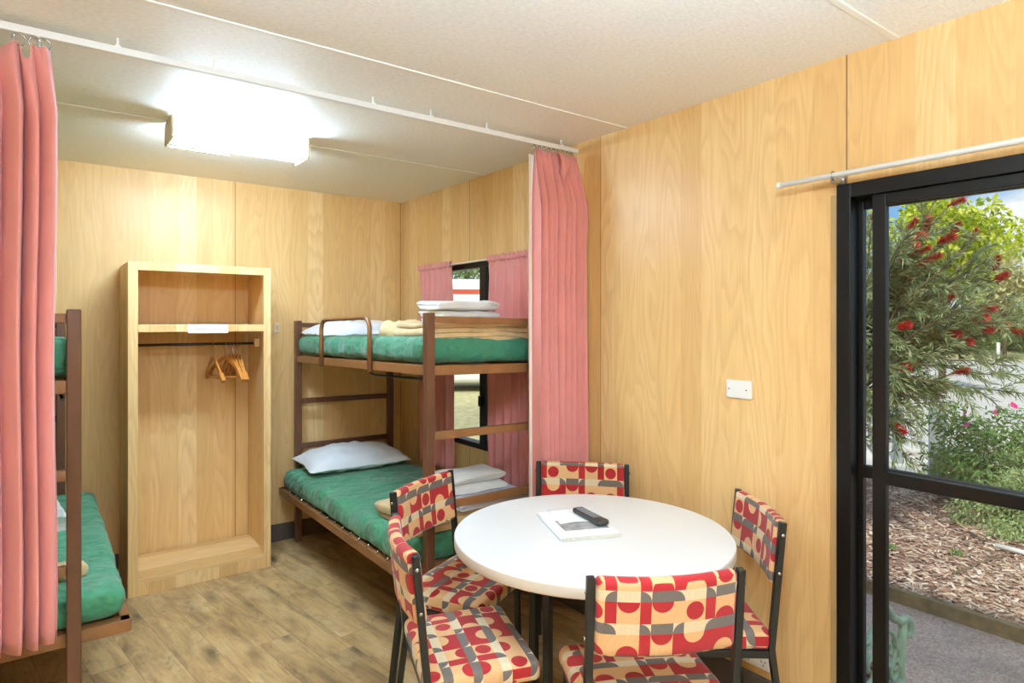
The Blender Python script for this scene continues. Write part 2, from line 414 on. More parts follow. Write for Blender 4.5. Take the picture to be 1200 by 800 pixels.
def folded_mb(w, d, layers, th, seed=0, wob=.006, gap=.86, rnd=0.0):
    """cloth folded to and fro: the section (x,z) is a serpentine, extruded along y"""
    path = []; R = th / 2
    for k in range(layers):
        z = th * (k + .5); xs = [(-w / 2 + R) + (w - 2 * R) * i / 14 for i in range(15)]
        if k % 2: xs.reverse()
        path += [(x, z) for x in xs]
        if k < layers - 1:
            sg = 1 if k % 2 == 0 else -1; cx = sg * (w / 2 - R)
            for i in range(1, 6):
                an = -PI / 2 + PI * i / 6
                path.append((cx + sg * R * math.cos(an), z + R + R * math.sin(an)))
    P = [Vector((a, b)) for a, b in path]; L, Rr = [], []
    for i, p in enumerate(P):
        t = (P[min(i + 1, len(P) - 1)] - P[max(i - 1, 0)]).normalized(); nrm = Vector((-t.y, t.x)) * th * .5 * gap
        L.append(p + nrm); Rr.append(p - nrm)
    ring = L + Rr[::-1]; n = len(ring); ny = 24 if rnd else 9; hc = layers * th / 2; mb = MB(); vs = []
    for j in range(ny + 1):
        y = -d / 2 + d * j / ny
        for q in ring:
            e = 1 - .0 * abs(y)
            q = Vector((q.x, hc + (q.y - hc) * (1 - rnd * abs(2 * y / d) ** 7)))
            vs.append((q.x * e + wob * 1.5 * noise.noise(Vector((q.y * 30, y * 6, seed))), y + wob * 2 * noise.noise(Vector((q.x * 6, q.y * 40, seed + 5))),
                       q.y + wob * noise.noise(Vector((q.x * 9, y * 9, seed + q.y * 5))) * min(1, q.y / th)))
    fs = [(j * n + i, j * n + (i + 1) % n, (j + 1) * n + (i + 1) % n, (j + 1) * n + i) for j in range(ny) for i in range(n)]
    mb.add(vs, fs, True)
    m = len(L)
    for j, fl in ((0, 0), (ny, 1)):
        for i in range(m - 1):
            f = (j * n + i, j * n + i + 1, j * n + (n - 2 - i), j * n + (n - 1 - i))
            mb.f.append(f if fl else tuple(reversed(f))); mb.smooth.append(False)
    mb.f = [tuple(reversed(f)) for f in mb.f]
    return mb

# ------------------------------------------------------------------ scene-graph helpers
def tag(o, label, cat=None, group=None, kind=None):
    o['label'] = label
    if cat: o['category'] = cat
    if group: o['group'] = group
    if kind: o['kind'] = kind
    return o
def thing(name, label, cat, loc=(0, 0, 0), rz=0, group=None):
    o = bpy.data.objects.new(name, None); COL.objects.link(o)
    o.location = loc; o.rotation_euler = (0, 0, rz); o.empty_display_size = .1
    return tag(o, label, cat, group)
def struct(o, label, cat): return tag(o, label, cat, kind='structure')
def dup(root, loc, rz, label=None):
    """a copy of a thing, its parts and their sub-parts"""
    r = root.copy(); COL.objects.link(r); r.location = loc; r.rotation_euler = (0, 0, rz)
    if label: r['label'] = label
    for ch in list(root.children):
        c = ch.copy(); COL.objects.link(c); c.parent = r
        for g in list(ch.children):
            d = g.copy(); COL.objects.link(d); d.parent = c
    return r

# ------------------------------------------------------------------ the room shell
XR, YB, XL, YF, ZC = 2.219, 4.389, -.76, -1.9, 2.4
G = -.3
DY0, DY1, DZ = -.73, 1.074, 1.953          # sliding door opening
WY0, WY1, WZ0, WZ1 = 2.62, 4.02, .68, 1.865  # window opening
T = .06
struct(MB().box(XL - .1, XR + T, YF - .1, YB + .1, -.12, 0).build('floor', M['floor']), 'weathered oak look vinyl plank floor of the cabin', 'floor')
struct(MB().box(XL - .15, XR + .12, YF - .15, YB + .15, ZC, ZC + .12).build('ceiling', M['ceil']), 'beige textured panel ceiling of the cabin', 'ceiling')
struct(MB().box(XL, XR, YB, YB + T, 0, ZC).build('wall_back', M['wall_b']), 'oak veneer back wall behind the open wardrobe', 'wall')
struct(MB().box(XL - T, XL, YF, YB + T, 0, ZC).build('wall_left', M['wall_o']), 'oak veneer left wall behind the pink curtain', 'wall')
struct(MB().box(XL, XR, YF - T, YF, 0, ZC).build('wall_front', M['wall_o']), 'oak veneer front wall', 'wall')
w = MB()
w.box(XR, XR + T, YF - T, DY0, 0, ZC); w.box(XR, XR + T, DY0, DY1, DZ, ZC); w.box(XR, XR + T, DY1, WY0, 0, ZC)
w.box(XR, XR + T, WY0, WY1, 0, WZ0); w.box(XR, XR + T, WY0, WY1, WZ1, ZC); w.box(XR, XR + T, WY1, YB + T, 0, ZC)
struct(w.build('wall_right', M['wall_r']), 'oak veneer right wall with window and sliding door', 'wall')
for i, y in enumerate((.893, 2.07, 3.251)):
    struct(MB().box(XL, XR, y - .011, y + .011, ZC - .005, ZC).build('trim_%d' % (i + 1), M['white_trim'], bevel=.002),
           'white ceiling joint strip ' + ('nearest the sliding door', 'in front of the curtain track', 'behind the ceiling lamp')[i], 'ceiling strip')
struct(MB().box(XL, .37, YB - .012, YB, 0, .115).box(1.125, XR, YB - .012, YB, 0, .115).build('baseboard_back', M['skirt'], bevel=.003), 'dark brown skirting along the back wall', 'baseboard')
struct(MB().box(XR - .012, XR, DY1 + .03, YB, 0, .125).build('baseboard_right', M['skirt_r'], bevel=.003), 'grey brown skirting along the right wall', 'baseboard')
struct(MB().box(XR - .012, XR, DY1, DY1 + .026, 0, DZ - .03).build('trim_4', M['oakedge'], bevel=.002), 'brown timber strip beside the black door jamb', 'trim')

# sliding glass door
d = MB()
d.box(XR - .025, XR + T + .02, DY1 - .048, DY1, 0, DZ); d.box(XR - .025, XR + T + .02, DY0, DY0 + .048, 0, DZ)
d.box(XR - .025, XR + T + .02, DY0 + .048, DY1 - .048, DZ - .05, DZ); d.box(XR - .025, XR + T + .02, DY0 + .048, DY1 - .048, 0, .045)
door = struct(d.build('door_1', M['blackal'], bevel=.003), 'black aluminium sliding glass door in the right wall', 'door')
def leaf(y0, y1, x0, x1, z0, z1, st):
    m = MB()
    m.box(x0, x1, y0, y0 + st, z0, z1); m.box(x0, x1, y1 - st, y1, z0, z1)
    m.box(x0, x1, y0 + st, y1 - st, z1 - .036, z1); m.box(x0, x1, y0 + st, y1 - st, z0, z0 + .06)
    m.box(x0 - .004, x1 + .004, y0 + st, y1 - st, .953, .993)
    o = m.build('sliding_leaf' if st > .041 else 'fixed_leaf', M['blackal'], door, bevel=.002)
    xm = (x0 + x1) / 2
    MB().box(xm - .003, xm + .003, y0 + st - .004, y1 - st + .004, z0 + .04, z1 - .03).build('pane', M['glass'], o)
    return o
leaf(-.05, 1.028, XR + .032, XR + .056, .045, DZ - .05, .018)
leaf(-.12, .962, XR - .012, XR + .014, .045, DZ - .05, .042)
# door curtain rod
rodt = thing('curtain_rod', 'white curtain rod on the wall above the sliding door', 'curtain rod', (2.15, .3, 1.978))
MB().tube([(0, -.95, 0), (0, .95, 0)], .0095, 12).build('rod', M['plastic'], rodt)
MB().tube([(0, .95, 0), (0, .957, 0), (0, .968, 0)], [.0105, .012, .008], 12).build('finial', M['plastic'], rodt)
for y in (.765, -.5):
    m = MB(); m.bar((.069, y, -.012), (0, y, -.016), .012, .02); m.tube([(.004 + .014 * math.cos(a), y, .014 * math.sin(a)) for a in [PI * .2 + i * .26 for i in range(20)]], .003, 6)
    m.box(.063, .069, y - .012, y + .012, -.045, .012)
    m.build('bracket', M['chrome'], rodt)

# window
wn = MB()
wn.box(XR + .005, XR + T + .01, WY0, WY1, WZ0, WZ0 + .035); wn.box(XR + .005, XR + T + .01, WY0, WY1, WZ1 - .035, WZ1)
wn.box(XR + .005, XR + T + .01, WY0, WY0 + .035, WZ0 + .035, WZ1 - .035); wn.box(XR + .005, XR + T + .01, WY1 - .035, WY1, WZ0 + .035, WZ1 - .035)
win = struct(wn.build('window_1', M['blackal'], bevel=.002), 'black framed sliding window behind the bunk bed', 'window')
MB().box(XR + .0, XR + .03, 3.245, 3.315, WZ0 + .035, WZ1 - .035).build('sash_stile', M['blackal'], win, bevel=.002)
MB().box(XR - .016, XR, 3.275, 3.31, .955, 1.02).build('latch', M['blackal'], win, bevel=.004)
MB().box(XR + .018, XR + .024, WY0 + .03, 3.25, WZ0 + .03, WZ1 - .03).build('pane', M['glass'], win)
MB().box(XR + .038, XR + .044, 3.29, WY1 - .03, WZ0 + .03, WZ1 - .03).build('pane', M['glass'], win)

# ------------------------------------------------------------------ ceiling lamps
def lamp(name, label, loc, dm='diff'):
    t = thing(name, label, 'ceiling lamp', loc)
    L = .3
    MB().box(-L, L, -.05, .05, -.016, 0).build('mounting_tray', M['lampbody'], t, bevel=.003)
    pr = [(-.088, -.016), (-.09, -.03), (-.078, -.075), (-.06, -.096), (.06, -.096), (.078, -.075), (.09, -.03), (.088, -.016)]
    m = MB(); n = len(pr)
    vs = [(x, y, z) for x in (-L + .008, L - .008) for y, z in pr]
    m.add(vs, [(i, i + 1, n + i + 1, n + i) for i in range(n - 1)] + [(n - 1, 0, n, 2 * n - 1), tuple(range(n))[::-1], tuple(range(n, 2 * n))])
    m.build('diffuser', M[dm], t)
    for s in (-1, 1):
        MB().box(*sorted((s * (L - .006), s * (L + .006))), -.096, .096, -.108, -.004).build('end_cap', M['lampbody'], t, bevel=.004)
    MB().box(-.29, -.03, .07, .088, -.112, -.104).build('loose_cover_edge', M['lampbody'], t, bevel=.002)
    return t
lamp('ceiling_lamp', 'short white fluorescent ceiling lamp above the wardrobe side', (.765, 3.205, ZC))
lamp('ceiling_lamp', 'unseen fluorescent ceiling lamp added in the front half to brighten the cabin', (.55, .35, ZC), 'added_diff')  # added out-of-view copy of the fixture, extra light for the room

fl = thing('added_uplighter', 'unseen uplighter added out of view to brighten the ceiling and room', 'floor lamp', (.35, -.45, -.08 + .08))  # invented lamp outside the view, fill light bounced off the ceiling
MB().lathe([(.14, 0), (.14, .015), (.02, .03), (.012, .05)], 32).build('base', M['black'], fl)
MB().tube([(0, 0, .03), (0, 0, 1.42)], .012, 12).build('pole', M['black'], fl)
MB().lathe([(.02, 1.41), (.09, 1.44), (.15, 1.50), (.17, 1.56), (.166, 1.56), (.145, 1.505), (.085, 1.45), (.015, 1.42)], 40).build('bowl_shade', M['black'], fl)
MB().lathe([(.105, 1.495), (.11, 1.505), (.1, 1.515)], 24).build('bulb', M['bowl_glow'], fl)

# ------------------------------------------------------------------ ceiling curtain track and curtains
tr = thing('curtain_track', 'long white curtain track under the ceiling crossing the room', 'curtain track', (.73, 2.4, 2.36))
TX0, TX1 = XL - .73, XR - .73
MB().box(TX0, TX1 - .005, -.008, .008, -.012, .012).build('track', M['track'], tr, bevel=.003)
for x in (-.45, .2, .491, .777, 1.085, 1.354, 1.646, 2.1):
    m = MB(); m.box(x - .733, x - .727, -.003, .003, .012, .04); m.box(x - .738, x - .722, -.010, .010, .006, .015)
    m.build('ceiling_hanger', M['plastic'], tr)

def curtain(x_of, y_of, ztop, zbot, nf, a_of, seed, nu=160, nv=40, ztop_of=None):
    """hanging folds: x_of(u,v) position across, fold depth a_of(v)"""
    def fn(u, v):
        ph = 2 * PI * (nf * u + .35 * noise.noise(Vector((u * 5, seed, 0))) + .18 * noise.noise(Vector((u * 4, v * 1.6, seed + 3))))
        s = 1 - 2 * abs(math.cos(ph / 2))
        s *= .8 + .6 * noise.noise(Vector((u * 7, v * .6, seed + 8)))
        zt = ztop_of(u) if ztop_of else ztop
        z = zt + (zbot - zt) * v
        dx = math.cos(ph) * a_of(v) * .22
        return x_of(u, v) + dx, y_of(u, v) + s * a_of(v), z + .004 * noise.noise(Vector((u * 12, v, seed)))
    return MB().grid(fn, nu, nv)

def rings(t, pts, zt, zb):
    for x, y in pts:
        m = MB(); zc = (zt + zb) / 2; r = (zt - zb) / 2
        m.tube([(x + r * .9 * math.cos(a), y + r * .3 * math.cos(a), zc + r * math.sin(a)) for a in [2 * PI * i / 20 for i in range(20)]], .0022, 6, closed=True)
        m.tube([(x, y, zt - .004), (x, y, zt + .016)], .004, 6)
        m.build('ring', M['chrome'], t)

lc = thing('room_divider_curtain', 'dusty pink full length curtain hanging at the left edge in front of the bunk', 'curtain', (-.12, 2.4, 0))
def lx(u, v):  # world x minus .12 offset
    wt = .0 + .14 * min(1, v / .09) * .14
    x0 = -.27; x1 = .145 + .02 * min(1, v / .1) + .004 * math.sin(v * 9)
    return x0 + (x1 - x0) * u
def lz(u):
    x = -.27 + .42 * u
    hooks = (-.125, -.03, .069, .107, .135)
    k = min(abs(x - h) for h in hooks)
    sag = .10 * min(1, k / .06) ** 1.2 * (1.5 if x < -.02 else .5)
    if .078 < x < .098: sag += .035
    return 2.322 - sag
curtain(lx, lambda u, v: -.005, 2.32, .50, 10.5, lambda v: .009 + .027 * min(1, v / .12), 3, nu=200, ztop_of=lz).build('curtain_cloth', M['pink'], lc, solid=.003)
rings(lc, [(-.03, 0), (.069, 0), (.107, 0), (.130, 0), (-.125, 0)], 2.347, 2.312)

mc = thing('room_divider_curtain', 'dusty pink full length curtain gathered against the right wall', 'curtain', (2.05, 2.4, 0))
def mx(u, v):
    fl = .018 * max(0, 1 - abs(v - .13) / .13) + .02 * v
    return -.135 + (.27 + fl) * u
curtain(mx, lambda u, v: -.01 - .035 * u * min(1, v / .13), 2.325, .42, 8.2, lambda v: .009 + .044 * min(1, v / .15), 11, nu=220).build('curtain_cloth', M['pink'], mc, solid=.003)
curtain(lambda u, v: -.150 + .03 * u, lambda u, v: .012, 2.30, .42, 1.0, lambda v: .004 + .003 * v, 5, nu=20).build('lining', M['lining'], mc, solid=.003)
# small flap of the heading hanging forward
m = MB(); m.grid(lambda u, v: (-.01 + .07 * u - .02 * v * (u - .5), -.045 - .02 * math.sin(PI * v) - .006 * math.sin(6 * u), 2.32 - .16 * v * (1 - .9 * abs(u - .45)) - .02 * u), 10, 12)
m.build('heading_flap', M['pink'], mc, solid=.003)
rings(mc, [(-.12 + .03 * i, 0) for i in range(9)], 2.347, 2.318)

def window_curtain(label, y0, y1, zb, seed, nf):
    t = thing('window_curtain', label, 'curtain', (2.168, (y0 + y1) / 2, 0))
    hw = (y1 - y0) / 2
    def fn(u, v):
        ph = 2 * PI * (nf * u + .3 * noise.noise(Vector((u * 5, seed, 0))) + .12 * noise.noise(Vector((u * 4, v * 2, seed))))
        a = (.006 if v < .05 else .006 + .018 * min(1, (v - .05) / .2))
        zt = 1.885 + .006 * math.sin(ph * 2)
        return -(1 - 2 * abs(math.cos(ph / 2)) ** .75) * a, -hw + 2 * hw * u * (1 - .0 * v), zt + (zb - zt) * v
    MB().grid(fn, 170, 40).build('curtain_cloth', M['pink'], t, solid=.003)
    def fh(u, v):
        ph = 2 * PI * nf * 2 * u
        return math.cos(v * 2 * PI) * .013 + .004 * math.sin(ph), -hw + 2 * hw * u, 1.862 + math.sin(v * 2 * PI) * .017 + .004 * math.sin(ph + 2)
    MB().grid(fh, 120, 10).build('rod_pocket', M['pink'], t)
window_curtain('narrow dusty pink window curtain at the back end of the window', 3.575, 4.01, .51, 2, 6)
window_curtain('wide dusty pink window curtain at the near end of the window behind the bunk', 2.56, 3.145, .50, 6, 8)
cw = thing('curtain_wire', 'thin curtain rod carrying the two window curtains', 'curtain rod', (2.168, 3.3, 1.862))
MB().tube([(0, -.75, 0), (0, .74, 0)], .005, 8).build('rod', M['track'], cw)
for y in (-.75, .74): MB().bar((0, y, 0), (.051, y, 0), .012, .012).build('bracket', M['chrome'], cw)

# ------------------------------------------------------------------ wardrobe
WX0, WX1, WF = .375, 1.12, 3.945
wd = thing('open_wardrobe', 'open fronted oak wardrobe standing against the back wall', 'wardrobe', (WX0, WF, 0))
ww, wdp, wh = WX1 - WX0, YB - WF - .014, 1.81
FT = .048
MB().box(0, .022, .022, wdp, 0, wh).build('side_panel', M['oak'], wd, bevel=.002)
MB().box(ww - .022, ww, .022, wdp, 0, wh).build('side_panel', M['oak'], wd, bevel=.002)
MB().box(.022, ww - .022, .022, wdp, wh - .022, wh).build('top_panel', M['oakh'], wd, bevel=.002)
MB().box(0, FT, 0, .022, 0, wh).build('front_stile', M['oak'], wd, bevel=.002)
MB().box(ww - FT + .006, ww, 0, .022, 0, wh).build('front_stile', M['oak'], wd, bevel=.002)
MB().box(FT, ww - FT + .006, 0, .022, wh - .045, wh).build('top_rail', M['oak'], wd, bevel=.002)
MB().box(FT, ww - FT + .006, 0, wdp, 1.428, 1.47).build('shelf', M['oak'], wd, bevel=.002)
MB().box(FT, ww - FT + .006, 0, .022, 0, .068).build('plinth', M['oak'], wd, bevel=.002)
MB().box(.022, ww - .022, .002, wdp, .068, .088).build('bottom_panel', M['oakh'], wd, bevel=.002)
MB().tube([(.022, .2, 1.352), (ww - .022, .2, 1.352)], .0085, 10).build('hanging_rail', M['rod'], wd)
MB().box(ww - .05, ww - .022, .17, .23, 1.33, 1.378).build('rail_bracket', M['oak'], wd, bevel=.003)
nt = MB().box(.292, .502, -.0012, 0, 1.421, 1.471).build('notice_label', M['paper'], wd)
nt['label'] = 'white paper notice with two lines of small grey print on the shelf edge'
m = MB(); random.seed(3)
for k, z in enumerate((1.453, 1.442)):
    x = .31 + .02 * k
    while x < .48 - .03 * k:
        l = random.uniform(.004, .013); m.box(x, min(x + l, .485), -.0016, -.0011, z, z + .0042); x += l + .003
m.build('print', M['greyprint'], nt)

def make_hanger(label):
    t = thing('coat_hanger', label, 'coat hanger', (0, 0, 0), 0, 'wooden coat hangers in the wardrobe')
    m = MB(); pts = []
    for i in range(17):
        s_ = -1 + i / 8; y = s_ * .2
        z = -.075 - .135 * abs(s_) ** 1.25
        pts.append((.012 * s_ * s_, y, z))
    for i in range(16):
        a, b_ = Vector(pts[i]), Vector(pts[i + 1]); e = max(abs(-1 + i / 8), abs(-1 + (i + 1) / 8))
        m.bar(a - (b_ - a) * .06, b_ + (b_ - a) * .06, .012 + (.012 if e > .8 else 0), .024)
    m.build('shoulders', M['hanger'], t, bevel=.003)
    MB().tube([(.008, -.17, -.195), (0, 0, -.2), (.008, .17, -.195)], .005, 8).build('trouser_bar', M['hanger'], t)
    hk = [(0, .0, -.07), (0, 0, -.045), (0, .006, -.03)] + [(0, .0125 * math.cos(a), .0 + .0125 * math.sin(a)) for a in [-.9 + i * .35 for i in range(13)]]
    MB().tube(hk, .002, 6).build('hook', M['chrome'], t)
    return t
hl = ['wooden coat hanger hanging apart, leftmost on the wardrobe rail', 'wooden coat hanger first from the left of the bunched five, swung askew',
      'wooden coat hanger second from the left of the bunched five', 'wooden coat hanger in the middle of the bunched five',
      'wooden coat hanger second from the right on the wardrobe rail', 'wooden coat hanger rightmost on the wardrobe rail, nearest the bracket']
hs = [(.838, .02), (.905, .38), (.930, .10), (.950, .02), (.972, -.04), (.992, -.12)]
h0 = make_hanger(hl[0]); h0.location = (hs[0][0], WF + .2, 1.348); h0.rotation_euler[2] = hs[0][1]
for (x, r), l in list(zip(hs, hl))[1:]: dup(h0, (x, WF + .2, 1.348), r, l)

# ------------------------------------------------------------------ bunk beds
BW, BL = .68, 1.8
def lv(x, y, z):  # the steel frame sags a little towards the head end and the wall
    k = min(1, max(0, (z - .6) / .6)); return z - k * (.017 * y + .018 * abs(x))
def bunk(label, x0, y0, s, ext, BL=BL, ZL=.352):
    t = thing('bunk_bed', label, 'bunk bed', (x0, y0, 0))
    Q = lambda x, y, z: (s * x, y, lv(x, y, z))
    P = .042
    for x in (0, BW):
        for y in (0, BL):
            MB().box(*sorted((s * x - P / 2, s * x + P / 2)), y - P / 2, y + P / 2, 0, lv(x, y, 1.525)).build('leg', M['brown'], t, bevel=.004)
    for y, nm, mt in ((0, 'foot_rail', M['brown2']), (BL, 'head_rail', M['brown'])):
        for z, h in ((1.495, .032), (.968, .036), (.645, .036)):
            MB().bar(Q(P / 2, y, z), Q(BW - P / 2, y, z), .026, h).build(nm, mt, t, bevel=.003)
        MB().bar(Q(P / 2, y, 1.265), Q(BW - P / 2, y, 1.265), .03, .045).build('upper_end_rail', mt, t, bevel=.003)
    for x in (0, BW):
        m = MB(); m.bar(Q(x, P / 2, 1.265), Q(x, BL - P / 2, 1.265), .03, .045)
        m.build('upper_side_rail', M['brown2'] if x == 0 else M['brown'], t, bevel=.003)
    m = MB()
    for i in range(9):
        y = .1 + i * .2; m.bar(Q(.015, y, 1.262), Q(BW - .015, y, 1.262), .05, .012)
    m.build('upper_slat', M['brown2'], t)['kind'] = 'stuff'
    # lower, wider bed frame of angle iron
    X0, X1, Y0, Y1 = -ext, BW + .02, .028, BL + .03
    for a, b_, nm in (((X0, Y0, ZL), (X0, Y1, ZL), 'lower_side_rail'), ((X1, Y0, ZL), (X1, Y1, ZL), 'lower_side_rail'), ((X0, Y0, ZL), (X1, Y0, ZL), 'lower_end_rail'), ((X0, Y1, ZL), (X1, Y1, ZL), 'lower_end_rail')):
        A, B = (s * a[0], a[1], a[2]), (s * b_[0], b_[1], b_[2]); m = MB(); m.bar(A, B, .006, .044)
        iy = 1 if a[1] == b_[1] else 0
        if iy: m.box(*sorted((A[0], B[0])), *sorted((a[1], a[1] + (.045 if a[1] < .1 else -.045))), ZL + .016, ZL + .022)
        else: m.box(*sorted((A[0], A[0] + s * (.03 if a[0] < 0.1 else -.03))), a[1], b_[1], ZL + .016, ZL + .022)
        m.build(nm, M['brown2'], t, bevel=.0015)
    m = MB()
    for i in range(14):
        y = .2 + i * .11; m.tube([(s * X0, y, ZL + .02), (s * (X0 + .012), y, ZL + .034), (s * (X0 + .03), y, ZL + .03)], .004, 5)
    m.build('mesh_spring_hook', M['chrome'], t)['kind'] = 'stuff'
    MB().box(*sorted((s * (X0 + .02), s * (X1 - .02))), Y0 + .03, Y1 - .02, ZL + .006, ZL + .012).build('lower_base', M['brown'], t)
    # guard hoop on the room side
    ya, yb = .575, 1.28; z0, z1 = 1.235, 1.52; pts = [Q(-.028, ya, z0)]
    r = .07
    for c, a0 in ((ya + r, PI), (yb - r, PI / 2)):
        for i in range(7):
            a = a0 - i * PI / 12; pts.append(Q(-.028, c + r * math.cos(a), z1 - r + r * math.sin(a)))
    pts.append(Q(-.028, yb, z0))
    MB().tube(pts, .0125, 10).build('guard_rail', M['brown2'], t)
    MB().tube([Q(.03, .73, 1.25), Q(.03, .70, 1.222), Q(.03, .64, 1.212), Q(.03, .0, 1.222)], .006, 8).build('under_rod', M['black'], t)
    return t
RX, RY, LX, LY = 1.4, 2.5, .0905, 2.6
bunk('brown steel bunk bed under the window on the right wall', RX, RY, 1, .115)
bunk('brown steel bunk bed at the left edge behind the pink curtain', LX, LY, -1, .168, 1.72, .40)

def mattress(label, x0, x1, y0, y1, z0, z1, seed, mat, tilt=(0, 0)):
    size = (x1 - x0, y1 - y0, z1 - z0)
    def fn(wv):
        k = max(0, -wv.z / size[2] + .2)   # creases pulled down at the sides
        sd = max(abs(wv.x) / (size[0] / 2), abs(wv.y) / (size[1] / 2))
        if sd > .9:
            g = (wv.y if abs(wv.x) / size[0] > abs(wv.y) / size[1] else wv.x)
            n = abs(noise.noise(Vector((g * 13 + wv.z * 9, wv.z * 5, seed)))) - .3
            wv = Vector((wv.x * (1 - .016 * n * 2), wv.y * (1 - .006 * n * 2), wv.z))
        else:
            n = (.3 - abs(noise.noise(Vector((wv.x * 3.2 + wv.y * 1.7, wv.y * 2.2 - wv.x, seed))))) * .012
            wv = Vector((wv.x, wv.y, wv.z + n))
        return wv + Vector((0, 0, tilt[0] * wv.y + tilt[1] * wv.x))
    mb = soft(size, .045, (26, 60, 8), .006, 5, seed, True, fn)
    o = mb.build('mattress', mat, None, ((x0 + x1) / 2, (y0 + y1) / 2, (z0 + z1) / 2))
    return tag(o, label, 'mattress')
mattress('green sheeted mattress on the upper bunk under the window', RX - .012, RX + BW + .0, RY + .035, RY + BL - .03, 1.274, 1.396, 1, M['teal'], (-.017, -.018))
mattress('green sheeted mattress on the lower bunk under the window', RX - .105, RX + BW + .01, RY + .04, RY + BL - .026, .377, .505, 2, M['green'])
mattress('green sheeted mattress on the upper bunk behind the left pink curtain', LX - BW + .0, LX + .012, LY + .035, LY + 1.69, 1.278, 1.408, 3, M['green'], (-.017, .018))
mattress('green sheeted mattress on the lower bunk behind the left pink curtain', LX - BW - .01, LX + .155, LY + .04, LY + 1.69, .425, .535, 4, M['green'])

def pillow(label, loc, rot, seed, s=(.66, .42, .15)):
    o = pillow_mb(*s, seed).build('pillow', M['pillow'], None, loc, rot); return tag(o, label, 'pillow')
pillow('white pillow on the upper bunk beside the guard rail', (1.735, 4.06, 1.362), (.02, -.015, .03), 1, (.66, .42, .17))
pillow('white pillow on the lower bunk of the right bed', (1.685, 4.07, .506), (.04, 0, -.05), 4, (.68, .43, .19))

def cloth(name, label, cat, mb, mat, loc, rz=0, group=None):
    o = mb.build(name, mat, None, loc, (0, 0, rz)); return tag(o, label, cat, group)
# upper right bunk, foot end
zt = 1.398
cloth('blanket', 'beige wool blanket folded on the upper bunk under the window', 'blanket', folded_mb(.62, .36, 4, .0235, 3, .012), M['blanket'], (1.745, 2.735, zt - .012), 0)
cloth('blanket', 'beige blanket bundled beside the pillow on the upper bunk', 'blanket', soft((.34, .27, .11), .05, (18, 16, 8), .02, 9, 5, True), M['blanket'], (1.66, 3.10, 1.43), .2)
def towel(label, loc, size, seed, rz=0, mat='towel', layers=2):
    return cloth('towel', label, 'towel', folded_mb(size[0], size[1], layers, size[2] / layers, seed, .012, .99, .55), M[mat], loc, rz, 'folded white towels')
cloth('sheet', 'flat folded white sheet under the towels on the upper bunk', 'sheet', folded_mb(.40, .30, 2, .010, 8, .003), M['sheet'], (1.80, 2.79, 1.482), .05)
towel('folded white towel under another on the upper bunk', (1.76, 2.83, 1.503), (.36, .22, .04), 3, .06)
towel('folded white towel topmost on the upper bunk by the window glass', (1.755, 2.83, 1.543), (.38, .22, .05), 4, .03)
# lower right bunk, foot end
cloth('blanket', 'beige blanket folded on the lower bunk under the white towels', 'blanket', folded_mb(.66, .40, 3, .028, 9, .012), M['blanket'], (1.69, 2.76, .505), .02)
cloth('sheet', 'flat folded white sheet on the lower bunk blanket', 'sheet', folded_mb(.46, .34, 2, .012, 12, .004), M['sheet'], (1.80, 2.71, .588), .08)
towel('folded white towel under another on the lower bunk', (1.76, 2.78, .612), (.38, .22, .045), 5, .02)
towel('folded white towel topmost on the lower bunk', (1.77, 2.79, .658), (.36, .21, .055), 6, .0)
# left lower bunk
cloth('blanket', 'beige blanket folded on the left lower bunk', 'blanket', folded_mb(.46, .36, 3, .03, 15, .012), M['blanket'], (-.20, 2.92, .532), .05)
cloth('towel', 'folded white towel on the left lower bunk beyond the blanket', 'towel', folded_mb(.42, .26, 3, .034, 17, .008, .95), M['towel'], (-.12, 3.62, .532), .1, 'folded white towels')
cloth('blanket', 'small cream blanket bundle on the left lower bunk beside the post', 'blanket', soft((.10, .09, .05), .022, (10, 8, 6), .010, 9, 7, True), M['blanket'], (.085, 2.87, .558), .2)

# ------------------------------------------------------------------ table
TC = (1.57, 1.63)
tb = thing('dining_table', 'round white laminate dining table with black legs', 'table', (TC[0], TC[1], 0))
MB().lathe([(.478, .702), (.484, .704), (.485, .734), (.485, .738), (.4835, .74)], 120, smooth=False).build('tabletop', M['lam'], tb)
MB().lathe([(.4856, .705), (.4866, .708), (.4866, .7365), (.4856, .738)], 120).build('edge_band', M['lamedge'], tb)
for k in range(4):
    a = math.radians(103 + 90 * k); c, s_ = math.cos(a), math.sin(a)
    m = MB(); m.box(-.0125, .0125, -.0125, .0125, 0, .70, Matrix.Translation((.258 * c, .258 * s_, 0)) @ Matrix.Rotation(a, 4, 'Z'))
    m.build('leg', M['black'], tb, bevel=.002)
for k in range(2):
    a = math.radians(103 + 90 * k); v_ = Vector((math.cos(a), math.sin(a), 0)) * .31
    MB().bar(-v_ + Vector((0, 0, .687 - .0 * k)), v_ + Vector((0, 0, .687)), .025, .025).build('cross_bar', M['black'], tb)

bk = thing('booklet', 'white guest booklet with a grey photo on its cover lying on the round table', 'booklet', (1.567, 1.703, .7405), math.radians(-22.5))
MB().box(-.105, .105, -.148, .148, .0, .012).build('pages', M['paperedge'], bk, bevel=.001)
MB().box(-.106, .106, -.149, .149, .012, .0132).build('cover', M['paper'], bk)
MB().box(-.075, .09, -.085, .03, .0132, .0137).build('cover_photo', M['greyprint'], bk)
m = MB(); m.tube([(-.105, -.14 + .0, .0065), (-.105, .14, .0065)], .0065, 8); m.build('spine', M['paper'], bk)
pp = MB(); pp.grid(lambda u, v: (-.06 + .12 * u, -.085 + .17 * v, .003 * math.sin(PI * u) + .0006), 8, 8)
tag(pp.build('paper_sheet', M['paper'], None, (1.590, 1.775, .754), (0, 0, math.radians(-22)), solid=.0006), 'small white paper sheet on the booklet under the remote', 'paper')

